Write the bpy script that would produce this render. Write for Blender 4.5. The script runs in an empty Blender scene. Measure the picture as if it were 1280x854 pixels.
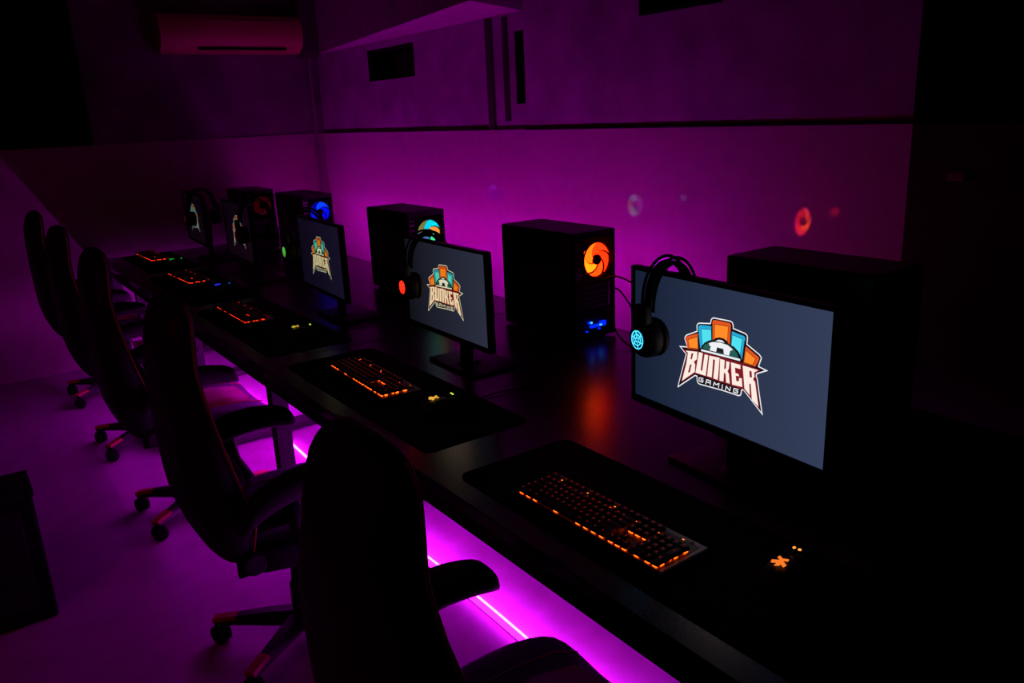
import bpy, bmesh, math, random
from mathutils import Vector, Matrix, Euler
from mathutils.geometry import tessellate_polygon
random.seed(7)
PI = math.pi
scn = bpy.context.scene
COL = scn.collection

# ------------------------------------------------------------------ colours and materials
def lin(c):
    c = c / 255.0
    return c / 12.92 if c <= 0.04045 else ((c + 0.055) / 1.055) ** 2.4
def rgb(r, g, b): return (lin(r), lin(g), lin(b), 1.0)

MATS = {}
def mat(name, col, rough=0.5, metal=0.0, bump=0.0, scale=40.0, spec=0.5, vary=0.0, coat=0.0):
    if name in MATS: return MATS[name]
    m = bpy.data.materials.new(name); m.use_nodes = True
    nt = m.node_tree; b = nt.nodes['Principled BSDF']
    b.inputs['Base Color'].default_value = col
    b.inputs['Roughness'].default_value = rough
    b.inputs['Metallic'].default_value = metal
    b.inputs['Specular IOR Level'].default_value = spec
    b.inputs['Coat Weight'].default_value = coat
    b.inputs['Coat Roughness'].default_value = 0.05; b.inputs['Coat IOR'].default_value = 1.9
    tc = nt.nodes.new('ShaderNodeTexCoord')
    nz = nt.nodes.new('ShaderNodeTexNoise'); nz.inputs['Scale'].default_value = scale
    nz.inputs['Detail'].default_value = 5
    nt.links.new(tc.outputs['Object'], nz.inputs['Vector'])
    if bump:
        bp = nt.nodes.new('ShaderNodeBump'); bp.inputs['Strength'].default_value = bump
        bp.inputs['Distance'].default_value = 0.01
        nt.links.new(nz.outputs['Fac'], bp.inputs['Height'])
        nt.links.new(bp.outputs['Normal'], b.inputs['Normal'])
    if vary:
        mr = nt.nodes.new('ShaderNodeMapRange')
        mr.inputs['From Min'].default_value = 0.3; mr.inputs['From Max'].default_value = 0.7
        mr.inputs['To Min'].default_value = 1 - vary; mr.inputs['To Max'].default_value = 1 + vary
        mx = nt.nodes.new('ShaderNodeVectorMath'); mx.operation = 'SCALE'
        mx.inputs[0].default_value = col[:3]
        nt.links.new(nz.outputs['Fac'], mr.inputs['Value'])
        nt.links.new(mr.outputs['Result'], mx.inputs['Scale'])
        nt.links.new(mx.outputs['Vector'], b.inputs['Base Color'])
    MATS[name] = m
    return m

def emit(name, col, strength=1.0, base=None):
    if name in MATS: return MATS[name]
    m = bpy.data.materials.new(name); m.use_nodes = True
    b = m.node_tree.nodes['Principled BSDF']
    b.inputs['Base Color'].default_value = base or (0.01, 0.01, 0.01, 1)
    b.inputs['Roughness'].default_value = 0.4
    b.inputs['Specular IOR Level'].default_value = 0.2
    b.inputs['Emission Color'].default_value = col
    b.inputs['Emission Strength'].default_value = strength
    MATS[name] = m
    return m

# ------------------------------------------------------------------ mesh builder
class MB:
    def __init__(s): s.v = []; s.f = []; s.m = []; s.mats = []
    def mi(s, m):
        if m is None: return 0
        if m not in s.mats: s.mats.append(m)
        return s.mats.index(m)
    def add(s, vs, fs, m=None):
        o = len(s.v); s.v += [tuple(v) for v in vs]
        k = s.mi(m)
        for f in fs: s.f.append(tuple(i + o for i in f)); s.m.append(k)
    def box(s, c, d, m=None, rot=None, bev=0.0):
        x, y, z = d[0] / 2, d[1] / 2, d[2] / 2
        if bev:
            b = min(bev, x * .9, y * .9, z * .9)
            bm = bmesh.new(); bmesh.ops.create_cube(bm, size=1)
            for v in bm.verts: v.co = Vector((v.co.x * d[0], v.co.y * d[1], v.co.z * d[2]))
            bmesh.ops.bevel(bm, geom=list(bm.edges), offset=b, segments=2, affect='EDGES', profile=0.6)
            bm.verts.index_update()
            vs = [v.co.copy() for v in bm.verts]; fs = [[v.index for v in f.verts] for f in bm.faces]; bm.free()
        else:
            vs = [Vector(p) for p in ((-x,-y,-z),(x,-y,-z),(x,y,-z),(-x,y,-z),(-x,-y,z),(x,-y,z),(x,y,z),(-x,y,z))]
            fs = [(0,3,2,1),(4,5,6,7),(0,1,5,4),(1,2,6,5),(2,3,7,6),(3,0,4,7)]
        if rot is not None: vs = [rot @ v for v in vs]
        s.add([v + Vector(c) for v in vs], fs, m); return s
    def cyl(s, a, b, r, r2=None, n=16, m=None, cap=True):
        a = Vector(a); b = Vector(b); r2 = r if r2 is None else r2
        q = (b - a).to_track_quat('Z', 'Y')
        vs = []
        for (p, rr) in ((a, r), (b, r2)):
            for i in range(n):
                t = 2 * PI * i / n
                vs.append(p + q @ Vector((rr * math.cos(t), rr * math.sin(t), 0)))
        fs = [(i, (i + 1) % n, n + (i + 1) % n, n + i) for i in range(n)]
        if cap: fs += [tuple(range(n))[::-1], tuple(range(n, 2 * n))]
        s.add(vs, fs, m); return s
    def lathe(s, o, axis, prof, n=24, m=None):
        q = Vector(axis).to_track_quat('Z', 'Y'); o = Vector(o); vs = []; fs = []
        for (r, h) in prof:
            for i in range(n):
                t = 2 * PI * i / n
                vs.append(o + q @ Vector((r * math.cos(t), r * math.sin(t), h)))
        for k in range(len(prof) - 1):
            for i in range(n):
                j = (i + 1) % n
                fs.append((k * n + i, k * n + j, (k + 1) * n + j, (k + 1) * n + i))
        fs.append(tuple(range(n))[::-1]); fs.append(tuple(range((len(prof) - 1) * n, len(prof) * n)))
        s.add(vs, fs, m); return s
    def tube(s, pts, r, n=8, m=None, closed=False, flat=1.0):
        pts = [Vector(p) for p in pts]; N = len(pts); vs = []; fs = []
        up = None
        for i, p in enumerate(pts):
            if closed: d = pts[(i + 1) % N] - pts[i - 1]
            else: d = pts[min(i + 1, N - 1)] - pts[max(i - 1, 0)]
            d.normalize()
            if up is None: up = Vector((0, 0, 1)) if abs(d.z) < .9 else Vector((1, 0, 0))
            u = (up - d * up.dot(d)).normalized(); w = d.cross(u); up = u
            rr = r[i] if isinstance(r, (list, tuple)) else r
            for k in range(n):
                t = 2 * PI * k / n
                vs.append(p + u * (rr * math.cos(t)) + w * (rr * flat * math.sin(t)))
        for i in range(N if closed else N - 1):
            for k in range(n):
                a = i * n + k; b = i * n + (k + 1) % n; j = ((i + 1) % N) * n
                fs.append((a, b, j + (k + 1) % n, j + k))
        if not closed: fs += [tuple(range(n))[::-1], tuple(range((N - 1) * n, N * n))]
        s.add(vs, fs, m); return s
    def loft(s, rings, m=None, cap=True):
        n = len(rings[0]); vs = [p for r in rings for p in r]; fs = []
        for i in range(len(rings) - 1):
            for k in range(n):
                fs.append((i * n + k, i * n + (k + 1) % n, (i + 1) * n + (k + 1) % n, (i + 1) * n + k))
        if cap: fs += [tuple(range(n))[::-1], tuple(range((len(rings) - 1) * n, len(rings) * n))]
        s.add(vs, fs, m); return s
    def poly(s, pts3, m=None):
        tri = tessellate_polygon([[Vector(p) for p in pts3]])
        s.add(pts3, [tuple(t) for t in tri], m); return s
    def build(s, name, m=None, parent=None, smooth=False, loc=(0,0,0), rot=(0,0,0), subd=0):
        me = bpy.data.meshes.new(name); me.from_pydata(s.v, [], s.f)
        if s.mats:
            for q in s.mats: me.materials.append(q)
            me.polygons.foreach_set('material_index', s.m)
        elif m: me.materials.append(m)
        bm = bmesh.new(); bm.from_mesh(me)
        bmesh.ops.recalc_face_normals(bm, faces=bm.faces); bm.to_mesh(me); bm.free()
        if smooth:
            me.polygons.foreach_set('use_smooth', [True] * len(me.polygons))
            if smooth != 'all': me.set_sharp_from_angle(angle=math.radians(38))
        o = bpy.data.objects.new(name, me); COL.objects.link(o)
        o.location = loc; o.rotation_euler = rot
        if parent: o.parent = parent
        if subd:
            sd = o.modifiers.new('subd', 'SUBSURF'); sd.levels = subd; sd.render_levels = subd
        return o

def empty(name, loc, rz=0.0):
    o = bpy.data.objects.new(name, None); COL.objects.link(o)
    o.location = loc; o.rotation_euler = (0, 0, rz); o.empty_display_size = .1
    return o
def tag(o, label=None, cat=None, group=None, kind=None):
    if label: o['label'] = label
    if cat: o['category'] = cat
    if group: o['group'] = group
    if kind: o['kind'] = kind
    return o
def copy_tree(o, parent=None):
    c = o.copy(); COL.objects.link(c)
    if parent: c.parent = parent
    for ch in [x for x in bpy.data.objects if x.parent == o]: copy_tree(ch, c)
    return c
def struct(mb, name, m, label=None, **k):
    o = mb.build(name, m, **k); o['kind'] = 'structure'
    if label: o['label'] = label
    return o

# ------------------------------------------------------------------ camera
R = ((0.810946092413139, -0.19400894913382588, 0.5520207992964118),
     (-0.5835215507048965, -0.1984445759482239, 0.7874784759850155),
     (-0.04323233816038353, -0.9607186257863007, -0.274136256274992))
cd = bpy.data.cameras.new('camera'); cam = bpy.data.objects.new('camera', cd); COL.objects.link(cam)
M = Matrix(((R[0][0], -R[0][1], -R[0][2], 0), (R[1][0], -R[1][1], -R[1][2], 0), (R[2][0], -R[2][1], -R[2][2], 0), (0, 0, 0, 1)))
M.translation = Vector((0, 0, 1.585)); cam.matrix_world = M
cd.sensor_width = 36; cd.lens = 36 * 1000 / 1280; cd.clip_start = .02; cd.clip_end = 50
scn.camera = cam
w = bpy.data.worlds.new('world'); scn.world = w; w.use_nodes = True
w.node_tree.nodes['Background'].inputs[0].default_value = (0, 0, 0, 1)
vs_ = scn.view_settings
vs_.view_transform = 'Standard'; vs_.look = 'None'; vs_.gamma = 1; vs_.exposure = 0; vs_.use_curve_mapping = False
scn.cycles.use_denoising = True
scn.cycles.max_bounces = 8; scn.cycles.diffuse_bounces = 5; scn.cycles.glossy_bounces = 4
scn.cycles.caustics_reflective = False; scn.cycles.caustics_refractive = False
scn.cycles.sample_clamp_indirect = 4.0
LOGO = {"outline": [[-140.01, 303.58], [-114.3, 307.79], [-122.72, 324.06], [-121.87, 329.57], [-117.38, 334.96], [-83.94, 351.11], [-85.44, 362.57], [-82.56, 368.33], [-76.84, 371.54], [-43.88, 377.09], [-41.92, 385.24], [-39.37, 389.1], [-34.33, 391.75], [14.42, 393.98], [20.85, 391.97], [23.83, 386.36], [24.55, 379.64], [56.85, 375.63], [62.5, 372.47], [64.38, 367.23], [63.45, 353.26], [96.84, 339.15], [102.01, 334.76], [103.19, 331.03], [96.85, 313.35], [120.92, 309.48], [92.59, 295.08], [91.64, 290.26], [94.7, 285.34], [97.4, 272.14], [112.38, 209.56], [58.13, 249.36], [53.58, 248.43], [52.31, 239.63], [49.98, 235.58], [44.82, 232.92], [-3.13, 232.08], [-71.74, 227.5], [-78.02, 229.43], [-80.84, 234.06], [-81.49, 244.24], [-86.14, 244.36], [-142.71, 200.86], [-142.79, 205.01], [-117.57, 288.73]], "card_a": [[-118.4, 326.77], [-116.08, 331.34], [-80.74, 345.88], [-76.85, 308.75], [-112.98, 303.64]], "card_a2": [[-111.58, 325.25], [-80.55, 339.33], [-77.83, 310.28], [-106.27, 305.88]], "card_b": [[-79.27, 359.51], [-77.78, 364.13], [-73.22, 366.77], [-39.18, 371.11], [-36.2, 318.12], [-71.6, 313.45]], "card_b2": [[-70.68, 359.55], [-38.93, 363.88], [-36.2, 318.12], [-65.37, 314.88]], "card_c": [[-36.24, 382.65], [-31.94, 386.86], [13.6, 388.4], [17.56, 385.1], [16.22, 336.87], [-34.44, 332.21]], "card_c2": [[-29.86, 378.55], [10.71, 381.24], [9.35, 336.98], [-30.0, 333.2]], "card_d": [[20.67, 371.78], [54.53, 368.66], [57.98, 365.03], [50.83, 316.77], [17.84, 338.9]], "card_d2": [[21.38, 365.34], [51.36, 361.97], [45.19, 317.06], [18.34, 337.34]], "card_e": [[59.24, 347.44], [95.23, 332.33], [96.47, 327.8], [87.45, 310.19], [54.86, 310.32]], "card_e2": [[60.0, 340.28], [88.55, 327.18], [80.37, 310.87], [55.23, 311.23]], "sep_bc": [[-41.0, 378.34], [-35.67, 379.4], [-34.0, 332.31], [-38.46, 331.31]], "sep_cd": [[16.72, 384.93], [21.48, 372.77], [20.38, 339.47], [14.88, 338.23]], "sep_ab": [[-82.07, 351.15], [-77.81, 357.22], [-69.77, 306.89], [-76.79, 307.01]], "sep_de": [[57.36, 360.84], [61.15, 350.31], [54.57, 307.77], [48.7, 317.9]], "dome": [[-71.37, 305.65], [-68.24, 317.7], [-58.21, 329.49], [-43.68, 338.36], [-31.44, 342.24], [-24.95, 347.55], [-14.04, 351.09], [-2.05, 351.51], [7.82, 347.99], [13.41, 342.56], [28.43, 339.63], [41.38, 331.86], [49.12, 322.13], [49.7, 309.88]], "dome_green": [[-63.99, 315.19], [-58.06, 324.86], [-43.53, 333.95], [-19.14, 340.36], [7.02, 341.14], [23.26, 336.8], [36.27, 329.02], [43.34, 316.61]], "arch": [[-44.57, 331.32], [-33.48, 336.68], [-10.33, 340.12], [11.41, 339.11], [26.22, 332.16], [18.27, 328.99], [14.93, 316.83], [0.45, 316.44], [-1.55, 328.12], [-20.43, 327.53], [-22.69, 316.45], [-41.76, 315.46], [-38.27, 325.87], [-42.8, 326.05]], "cap": [[-25.36, 340.68], [-17.12, 345.2], [-6.21, 346.58], [2.22, 342.41], [-10.39, 341.79]], "door": [[-20.41, 326.86], [-1.52, 327.45], [-1.57, 317.65], [-22.27, 317.06]], "base": [[-67.61, 312.28], [46.65, 317.08], [46.87, 312.5], [-67.95, 308.19]], "block": [[-126.07, 298.58], [-77.58, 305.39], [-29.15, 307.96], [52.78, 309.19], [102.51, 306.4], [90.1, 296.72], [90.71, 285.1], [93.11, 277.54], [104.1, 222.01], [59.67, 252.14], [-27.11, 251.37], [-53.18, 252.04], [-84.9, 251.13], [-130.78, 217.28], [-112.12, 290.01]], "B": [[-118.7, 297.86], [-78.43, 304.27], [-79.66, 285.76], [-88.87, 277.94], [-84.61, 272.59], [-85.35, 254.37], [-128.04, 220.5], [-113.44, 269.51], [-109.48, 293.98]], "B_h1": [[-97.25, 296.17], [-91.18, 296.93], [-95.61, 281.91], [-100.46, 281.4]], "B_h2": [[-101.21, 268.49], [-95.83, 269.82], [-100.75, 250.42], [-107.4, 246.95]], "U": [[-74.92, 304.69], [-61.48, 305.2], [-67.18, 263.93], [-63.12, 263.11], [-56.93, 303.66], [-44.9, 303.9], [-51.14, 253.5], [-84.05, 252.69]], "N": [[-42.51, 304.07], [-10.67, 306.25], [-14.33, 254.02], [-28.83, 253.58], [-25.19, 297.62], [-29.9, 297.51], [-32.61, 254.67], [-47.69, 253.88]], "K": [[-10.11, 304.47], [4.13, 304.51], [3.21, 284.23], [7.46, 287.01], [7.45, 303.11], [18.2, 304.05], [16.74, 287.65], [13.32, 281.7], [17.46, 275.96], [20.95, 254.75], [9.46, 254.22], [7.15, 273.3], [3.13, 275.34], [2.21, 254.51], [-10.36, 253.57]], "E": [[20.98, 304.22], [48.83, 304.9], [49.31, 294.55], [34.18, 294.57], [35.52, 283.66], [44.58, 283.82], [46.34, 277.58], [37.07, 277.34], [39.03, 266.73], [45.32, 267.74], [45.19, 275.1], [53.91, 276.72], [56.32, 256.76], [26.79, 254.28]], "R": [[54.0, 305.35], [98.6, 305.57], [87.04, 297.57], [88.16, 287.71], [84.4, 282.61], [90.3, 277.61], [102.32, 225.3], [82.72, 236.22], [78.18, 269.39], [74.91, 269.34], [78.05, 243.57], [61.62, 254.86]], "R_h": [[73.45, 298.36], [79.55, 298.27], [81.46, 284.63], [74.96, 284.58]], "strokes": {"G": [[-59.08, 245.85], [-70.83, 244.75], [-72.01, 236.82], [-60.03, 236.95], [-59.12, 241.59], [-65.43, 241.24]], "A": [[-50.56, 235.9], [-47.78, 246.19], [-36.08, 246.4], [-36.78, 236.99]], "Ab": [[-47.95, 240.85], [-36.41, 241.05]], "M": [[-27.23, 237.48], [-24.67, 246.44], [-19.43, 241.96], [-10.72, 247.18], [-12.04, 237.7]], "I": [[-0.56, 246.86], [-1.52, 237.43]], "Nn": [[9.03, 238.1], [10.86, 246.87], [20.97, 239.01], [22.75, 248.06]], "Gg": [[44.73, 248.67], [32.86, 247.77], [31.74, 239.28], [43.02, 239.72], [43.66, 244.31], [37.93, 244.07]]}}
# ------------------------------------------------------------------ materials
M_floor = mat('polished_floor', (0.42, 0.40, 0.42, 1), .42, bump=.05, scale=9, vary=.10, spec=.4)
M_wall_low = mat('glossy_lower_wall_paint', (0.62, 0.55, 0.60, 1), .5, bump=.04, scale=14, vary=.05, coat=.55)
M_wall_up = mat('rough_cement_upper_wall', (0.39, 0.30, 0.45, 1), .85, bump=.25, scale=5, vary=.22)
M_wall_dark = mat('dark_room_wall', (0.05, 0.04, 0.045, 1), .8, bump=.1, scale=6, vary=.2)
M_wall_far = mat('far_lower_wall_paint', (0.30, 0.22, 0.24, 1), .6, bump=.05, scale=10, vary=.08)
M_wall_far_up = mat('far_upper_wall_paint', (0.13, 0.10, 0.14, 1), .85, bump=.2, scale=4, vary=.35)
M_ceiling = mat('dark_ceiling', (0.05, 0.04, 0.05, 1), .9, bump=.1)
M_beam = mat('painted_beam', (0.46, 0.38, 0.48, 1), .7, bump=.1, scale=8, vary=.15)
M_pillar = mat('dark_brown_panel', (0.040, 0.018, 0.012, 1), .35, bump=.05, scale=6, vary=.2)
M_black_gap = mat('black_glass', (0.004, 0.004, 0.005, 1), .25)
M_desk = mat('black_laminate_top', (0.026, 0.024, 0.026, 1), .26, bump=.015, scale=120, vary=.1, spec=.5)
M_steel = mat('black_powder_steel', (0.013, 0.011, 0.013, 1), .7, bump=.03, scale=200)
M_blk = mat('black_plastic', (0.010, 0.010, 0.011, 1), .45, bump=.02, scale=150, spec=.35)
M_blk_matte = mat('matte_black_plastic', (0.005, 0.005, 0.006, 1), .75, spec=.15)
M_pad = mat('black_cloth_mat', (0.006, 0.006, 0.007, 1), .95, bump=.2, scale=600, spec=.1)
M_leather = mat('black_leatherette', (0.011, 0.010, 0.012, 1), .58, bump=.12, scale=130, spec=.3)
M_arm = mat('black_foam_arm', (0.011, 0.010, 0.012, 1), .65, bump=.05, scale=120, spec=.3)
M_red = mat('red_trim', (0.45, 0.02, 0.03, 1), .4)
M_redseat = mat('dark_red_leatherette', (0.16, 0.008, 0.014, 1), .6, bump=.1, scale=130)
M_redpipe = mat('red_piping', (0.30, 0.012, 0.02, 1), .5)
M_chrome = mat('grey_steel', (0.25, 0.25, 0.27, 1), .3, metal=1.0)
M_kbplate = mat('brushed_grey_metal', (0.27, 0.27, 0.28, 1), .45, metal=.5, bump=.05, scale=90)
M_kbwell = mat('keyboard_well', (0.035, 0.022, 0.02, 1), .4)
M_keycap = mat('black_keycap', (0.010, 0.010, 0.011, 1), .5, spec=.35)
M_io = mat('bare_metal_shield', (0.42, 0.38, 0.42, 1), .4, metal=.6, bump=.05)
M_ac = mat('ac_yellowed_plastic', (0.42, 0.28, 0.11, 1), .5)
M_pipe = mat('painted_pipe', (0.20, 0.15, 0.2, 1), .6)

def sheen_above(m, z0, z1):     # coat weight cut below z0 to suppress the LED tape's reflection in the wall
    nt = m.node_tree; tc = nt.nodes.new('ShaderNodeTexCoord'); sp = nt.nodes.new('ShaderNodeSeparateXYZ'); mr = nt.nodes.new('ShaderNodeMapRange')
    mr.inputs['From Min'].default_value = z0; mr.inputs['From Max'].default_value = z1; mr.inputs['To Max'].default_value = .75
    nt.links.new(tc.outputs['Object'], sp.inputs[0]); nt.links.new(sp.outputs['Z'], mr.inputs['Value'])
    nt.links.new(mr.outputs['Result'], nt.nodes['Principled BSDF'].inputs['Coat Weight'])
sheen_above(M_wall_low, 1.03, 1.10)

# ------------------------------------------------------------------ the room
WX, FY, NY, LX, CZ = 2.57, 6.10, -2.6, -3.4, 2.62
LEDGE = 1.50
struct(MB().box(((LX + WX) / 2, (NY + FY) / 2, -.05), (WX - LX + .4, FY - NY + .4, .1)), 'floor', M_floor, 'smooth pale floor glowing magenta under the desks')
struct(MB().box(((LX + WX) / 2, (NY + FY) / 2, CZ + .05), (WX - LX + .4, FY - NY + .4, .1)), 'ceiling', M_ceiling, 'dark ceiling')
lo = MB()
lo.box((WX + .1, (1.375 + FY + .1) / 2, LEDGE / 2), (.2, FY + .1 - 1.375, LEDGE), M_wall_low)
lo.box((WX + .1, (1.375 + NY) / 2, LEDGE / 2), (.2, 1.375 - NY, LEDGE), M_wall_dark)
# upper wall, built around the window openings (y0, y1, z0, z1)
def wall_with_holes(mb, x0, x1, ya, yb, za, zb, holes, m):
    ys = sorted({ya, yb} | {h[0] for h in holes} | {h[1] for h in holes})
    for i in range(len(ys) - 1):
        y0, y1 = ys[i], ys[i + 1]; c = (y0 + y1) / 2
        hs = sorted([h for h in holes if h[0] < c < h[1]], key=lambda h: h[2]); z = za
        for h in hs:
            if h[2] > z: mb.box(((x0 + x1) / 2, c, (z + h[2]) / 2), (x1 - x0, y1 - y0, h[2] - z), m)
            z = h[3]
        if zb > z: mb.box(((x0 + x1) / 2, c, (z + zb) / 2), (x1 - x0, y1 - y0, zb - z), m)
W1 = (4.605, 5.27, 1.835, 2.035); W2 = (2.175, 2.60, 1.955, 2.20); W3 = (3.46, 3.555, 1.63, 1.99)
up = MB()
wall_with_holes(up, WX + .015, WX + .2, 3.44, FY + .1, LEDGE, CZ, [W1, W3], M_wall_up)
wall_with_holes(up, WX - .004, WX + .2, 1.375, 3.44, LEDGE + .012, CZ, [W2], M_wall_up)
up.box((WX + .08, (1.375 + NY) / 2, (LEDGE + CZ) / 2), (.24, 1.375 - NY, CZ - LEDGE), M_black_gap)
lo.v += []; 
base = len(lo.v)
wall_r = MB(); wall_r.v = lo.v + up.v; wall_r.mats = lo.mats + [q for q in up.mats if q not in lo.mats]
wall_r.f = lo.f + [tuple(i + base for i in f) for f in up.f]
wall_r.m = lo.m + [wall_r.mats.index(up.mats[k]) for k in up.m]
struct(wall_r, 'wall_right', None, 'right wall, glossy magenta-lit lower half and rough darker upper half')
# shadowed joint strip under the upper wall, and the recess beside the slot window
struct(MB().box((WX - .006, (1.375 + 3.44) / 2, LEDGE + .004), (.012, 3.44 - 1.375, .011)), 'trim_1', M_blk_matte, 'thin dark joint line along the right wall')
struct(MB().box((WX + .008, (3.80 + FY) / 2, LEDGE + .0), (.014, FY - 3.80, .012)), 'trim_2', M_blk_matte, 'thin dark joint line on the farther stretch of the right wall')
struct(MB().box((WX + .004, 3.61, (LEDGE + 2.05) / 2 + .03), (.03, .02, .52)), 'trim_3', M_wall_dark, 'dark upright edge beside the slot window')
struct(MB().box((WX + .008, 3.765, (LEDGE + 2.08) / 2), (.022, .05, .57)), 'trim_4', M_wall_dark, 'dark upright edge of the wall recess')
for i, h in enumerate((W1, W2, W3)):
    g = struct(MB().box((WX + .14, (h[0] + h[1]) / 2, (h[2] + h[3]) / 2), (.02, h[1] - h[0], h[3] - h[2])), 'window_%d' % (i + 1), M_black_gap,
               ('black wide window high on the far stretch of the right wall', 'black window high on the near stretch of the right wall', 'black narrow upright slot window in the right wall')[i])
    fr = MB(); d = .014
    xx = WX + .02 if i != 1 else WX - .03
    yc, zc = (h[0] + h[1]) / 2, (h[2] + h[3]) / 2
    for (c, s_) in (((xx + .05, yc, h[2] + d / 2), (.09, h[1] - h[0], d)), ((xx + .05, yc, h[3] - d / 2), (.09, h[1] - h[0], d)),
                    ((xx + .05, h[0] + d / 2, zc), (.09, d, h[3] - h[2])), ((xx + .05, h[1] - d / 2, zc), (.09, d, h[3] - h[2]))):
        fr.box(c, s_)
    fr.build('window_frame', M_blk_matte, g)
# ceiling beam running along the right wall
struct(MB().loft([[Vector((2.585, 3.47, z)), Vector((2.585, 5.98, z)), Vector((2.555, 5.98, z)), Vector((2.12, 3.24, z))] for z in (2.08, CZ)]), 'beam', M_beam, 'long ceiling beam over the far stretch of the right wall')
# far wall: lighter painted dado below, rough dark wall above
fw = MB(); fw.box(((LX + WX) / 2, FY + .1, LEDGE / 2), (WX - LX + .2, .2, LEDGE), M_wall_far)
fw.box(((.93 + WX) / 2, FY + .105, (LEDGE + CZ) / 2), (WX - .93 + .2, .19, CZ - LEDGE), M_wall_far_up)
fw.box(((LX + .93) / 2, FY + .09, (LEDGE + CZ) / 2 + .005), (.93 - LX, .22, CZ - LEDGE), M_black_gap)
struct(fw, 'wall_far', None, 'far wall, faintly red below and black above')
struct(MB().box((LX - .1, (NY + FY) / 2, CZ / 2), (.2, FY - NY + .2, CZ)), 'wall_left', M_wall_dark, 'dark left wall')
struct(MB().box(((LX + WX) / 2, NY - .1, CZ / 2), (WX - LX + .2, .2, CZ)), 'wall_near', M_wall_dark, 'dark wall behind the camera')
# dark panelled pillar face at the right
struct(MB().box((WX - .02, .62, LEDGE / 2), (.06, 1.50, LEDGE), bev=.004), 'pillar', M_pillar, 'dark brown panel at the near end of the right wall')
# duct at the far end of the beam
t = MB(); t.box((2.49, FY - .062, 2.27), (.155, .12, .40), bev=.012)
t.box((2.49, FY - .06, 2.065), (.12, .1, .03), bev=.008)
tag(t.build('duct_box', M_wall_dark), 'dark boxed duct at the far end of the beam, beside the air conditioner', 'duct')
pp = MB(); pts = [(2.50, FY - .03, 2.06), (2.50, FY - .03, 1.6), (2.505, FY - .03, 1.1), (2.505, FY - .03, .04)]
pp.tube(pts, .013, n=10)
for z in (1.9, 1.35, .7): pp.box((2.502, FY - .02, z), (.045, .035, .02), bev=.004)
tag(pp.build('wall_pipe', M_pipe, smooth=True), 'thin pipe running down the far corner of the walls', 'pipe')

# air conditioner on the far wall
ac = empty('air_conditioner', (1.91, FY, 2.075)); tag(ac, 'long wall-mounted air conditioner high on the far wall, faintly red', 'air conditioner')
b = MB(); prof = [(-.005, .245), (-.17, .245), (-.205, .20), (-.21, .09), (-.185, .045), (-.12, .0), (-.005, .0)]
b.loft([[Vector((sx, y, z)) for (y, z) in prof] for sx in (-.49, -.485, .485, .49)])
b.build('body', M_ac, ac, smooth=True)
f = MB(); f.box((0, -.195, .155), (.93, .02, .11), bev=.006); f.build('front_panel', M_ac, ac)
f = MB(); f.box((0.06, -.165, .032), (.62, .05, .012), bev=.004, rot=Euler((.5, 0, 0)).to_matrix()); f.build('louver', M_blk_matte, ac)

# small plate added in place of a pale reflection on the dark panel
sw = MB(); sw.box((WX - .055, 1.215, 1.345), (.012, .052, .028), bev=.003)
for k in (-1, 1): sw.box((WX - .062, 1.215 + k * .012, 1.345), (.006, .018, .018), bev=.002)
tag(sw.build('glint_plate', mat('cream_glint_plastic', (.30, .26, .22, 1), .3)), 'small pale socket plate standing in for a reflection on the dark panel at the right', 'glint')

# ------------------------------------------------------------------ LED strips (they light the room)
C_LED = (.80, 0.0065, 1.0, 1)
E_strip = emit('led_magenta', C_LED, 125.0)
E_back = emit('led_magenta_back', (1.0, 0.0, 0.90, 1), 54.0)
E_under_fill = emit('fill_magenta_under', (.82, 0.0, 1.0, 1), 190.0)
E_glow_sheet = emit('led_magenta_glow_sheet', C_LED, 9.0)  # weak emission of the added sheet, for the glow beside the tape
def strip(pts, label, lip, m=E_strip, wid=.009, hh=.007):
    root = empty('led_strip', pts[0]); tag(root, label, 'light strip', 'magenta light strips under the desks')
    o = Vector(pts[0]); P = [Vector(p) - o for p in pts]
    g = MB()
    if lip:      # tape on edge; an added sheet holds its light back on the chair side
        g.loft([[p + Vector((.0, 0, .004)), p + Vector((.010, 0, .004)), p + Vector((.010, 0, .033)), p + Vector((0, 0, .033))] for p in P])
    else:
        g.loft([[p + Vector((-wid / 2, 0, .003)), p + Vector((wid / 2, 0, .003)), p + Vector((wid / 2, 0, .003 + hh)), p + Vector((-wid / 2, 0, .003 + hh))] for p in P])
    g.build('led_tape', m, root)
    h = MB()
    if lip:
        h.loft([[p + Vector((-.0018, 0, .0)), p + Vector((.009, 0, .0)), p + Vector((.009, 0, .004)), p + Vector((-.0018, 0, .004))] for p in P])
        df = MB(); df.loft([[p + Vector((-.002, 0, .004)), p + Vector((-.0001, 0, .004)), p + Vector((-.0001, 0, .0335)), p + Vector((-.002, 0, .0335))] for p in P]); df.build('glow_sheet', E_glow_sheet, root)
    else:
        h.loft([[p + Vector((-.010, 0, 0)), p + Vector((.010, 0, 0)), p + Vector((.010, 0, .003)), p + Vector((-.010, 0, .003))] for p in P])
    h.build('backing', M_floor, root)
    return root
def curve(y0, y1, x, amp=.012, n=14, z=0.0, ph=0.0):
    return [(x + amp * math.sin(ph + 3.1 * (y0 + (y1 - y0) * i / n)), y0 + (y1 - y0) * i / n, z) for i in range(n + 1)]
strip(curve(1.0, 2.69, 1.207, .01, n=20, ph=1.5), 'magenta light strip on the floor under the nearest long desk', True)
strip([(1.235, 2.93, 0), (1.26, 3.2, 0), (1.24, 3.55, 0), (1.25, 3.84, 0)], 'magenta light strip on the floor under the second long desk from the camera', False)
strip(curve(4.08, 5.0, 1.20, .04, ph=.4), 'magenta light strip on the floor between the third and fourth pair of desk legs', True)
strip(curve(5.27, 5.89, 1.24, .02), 'magenta light strip on the floor under the farthest desk', False)
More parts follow.
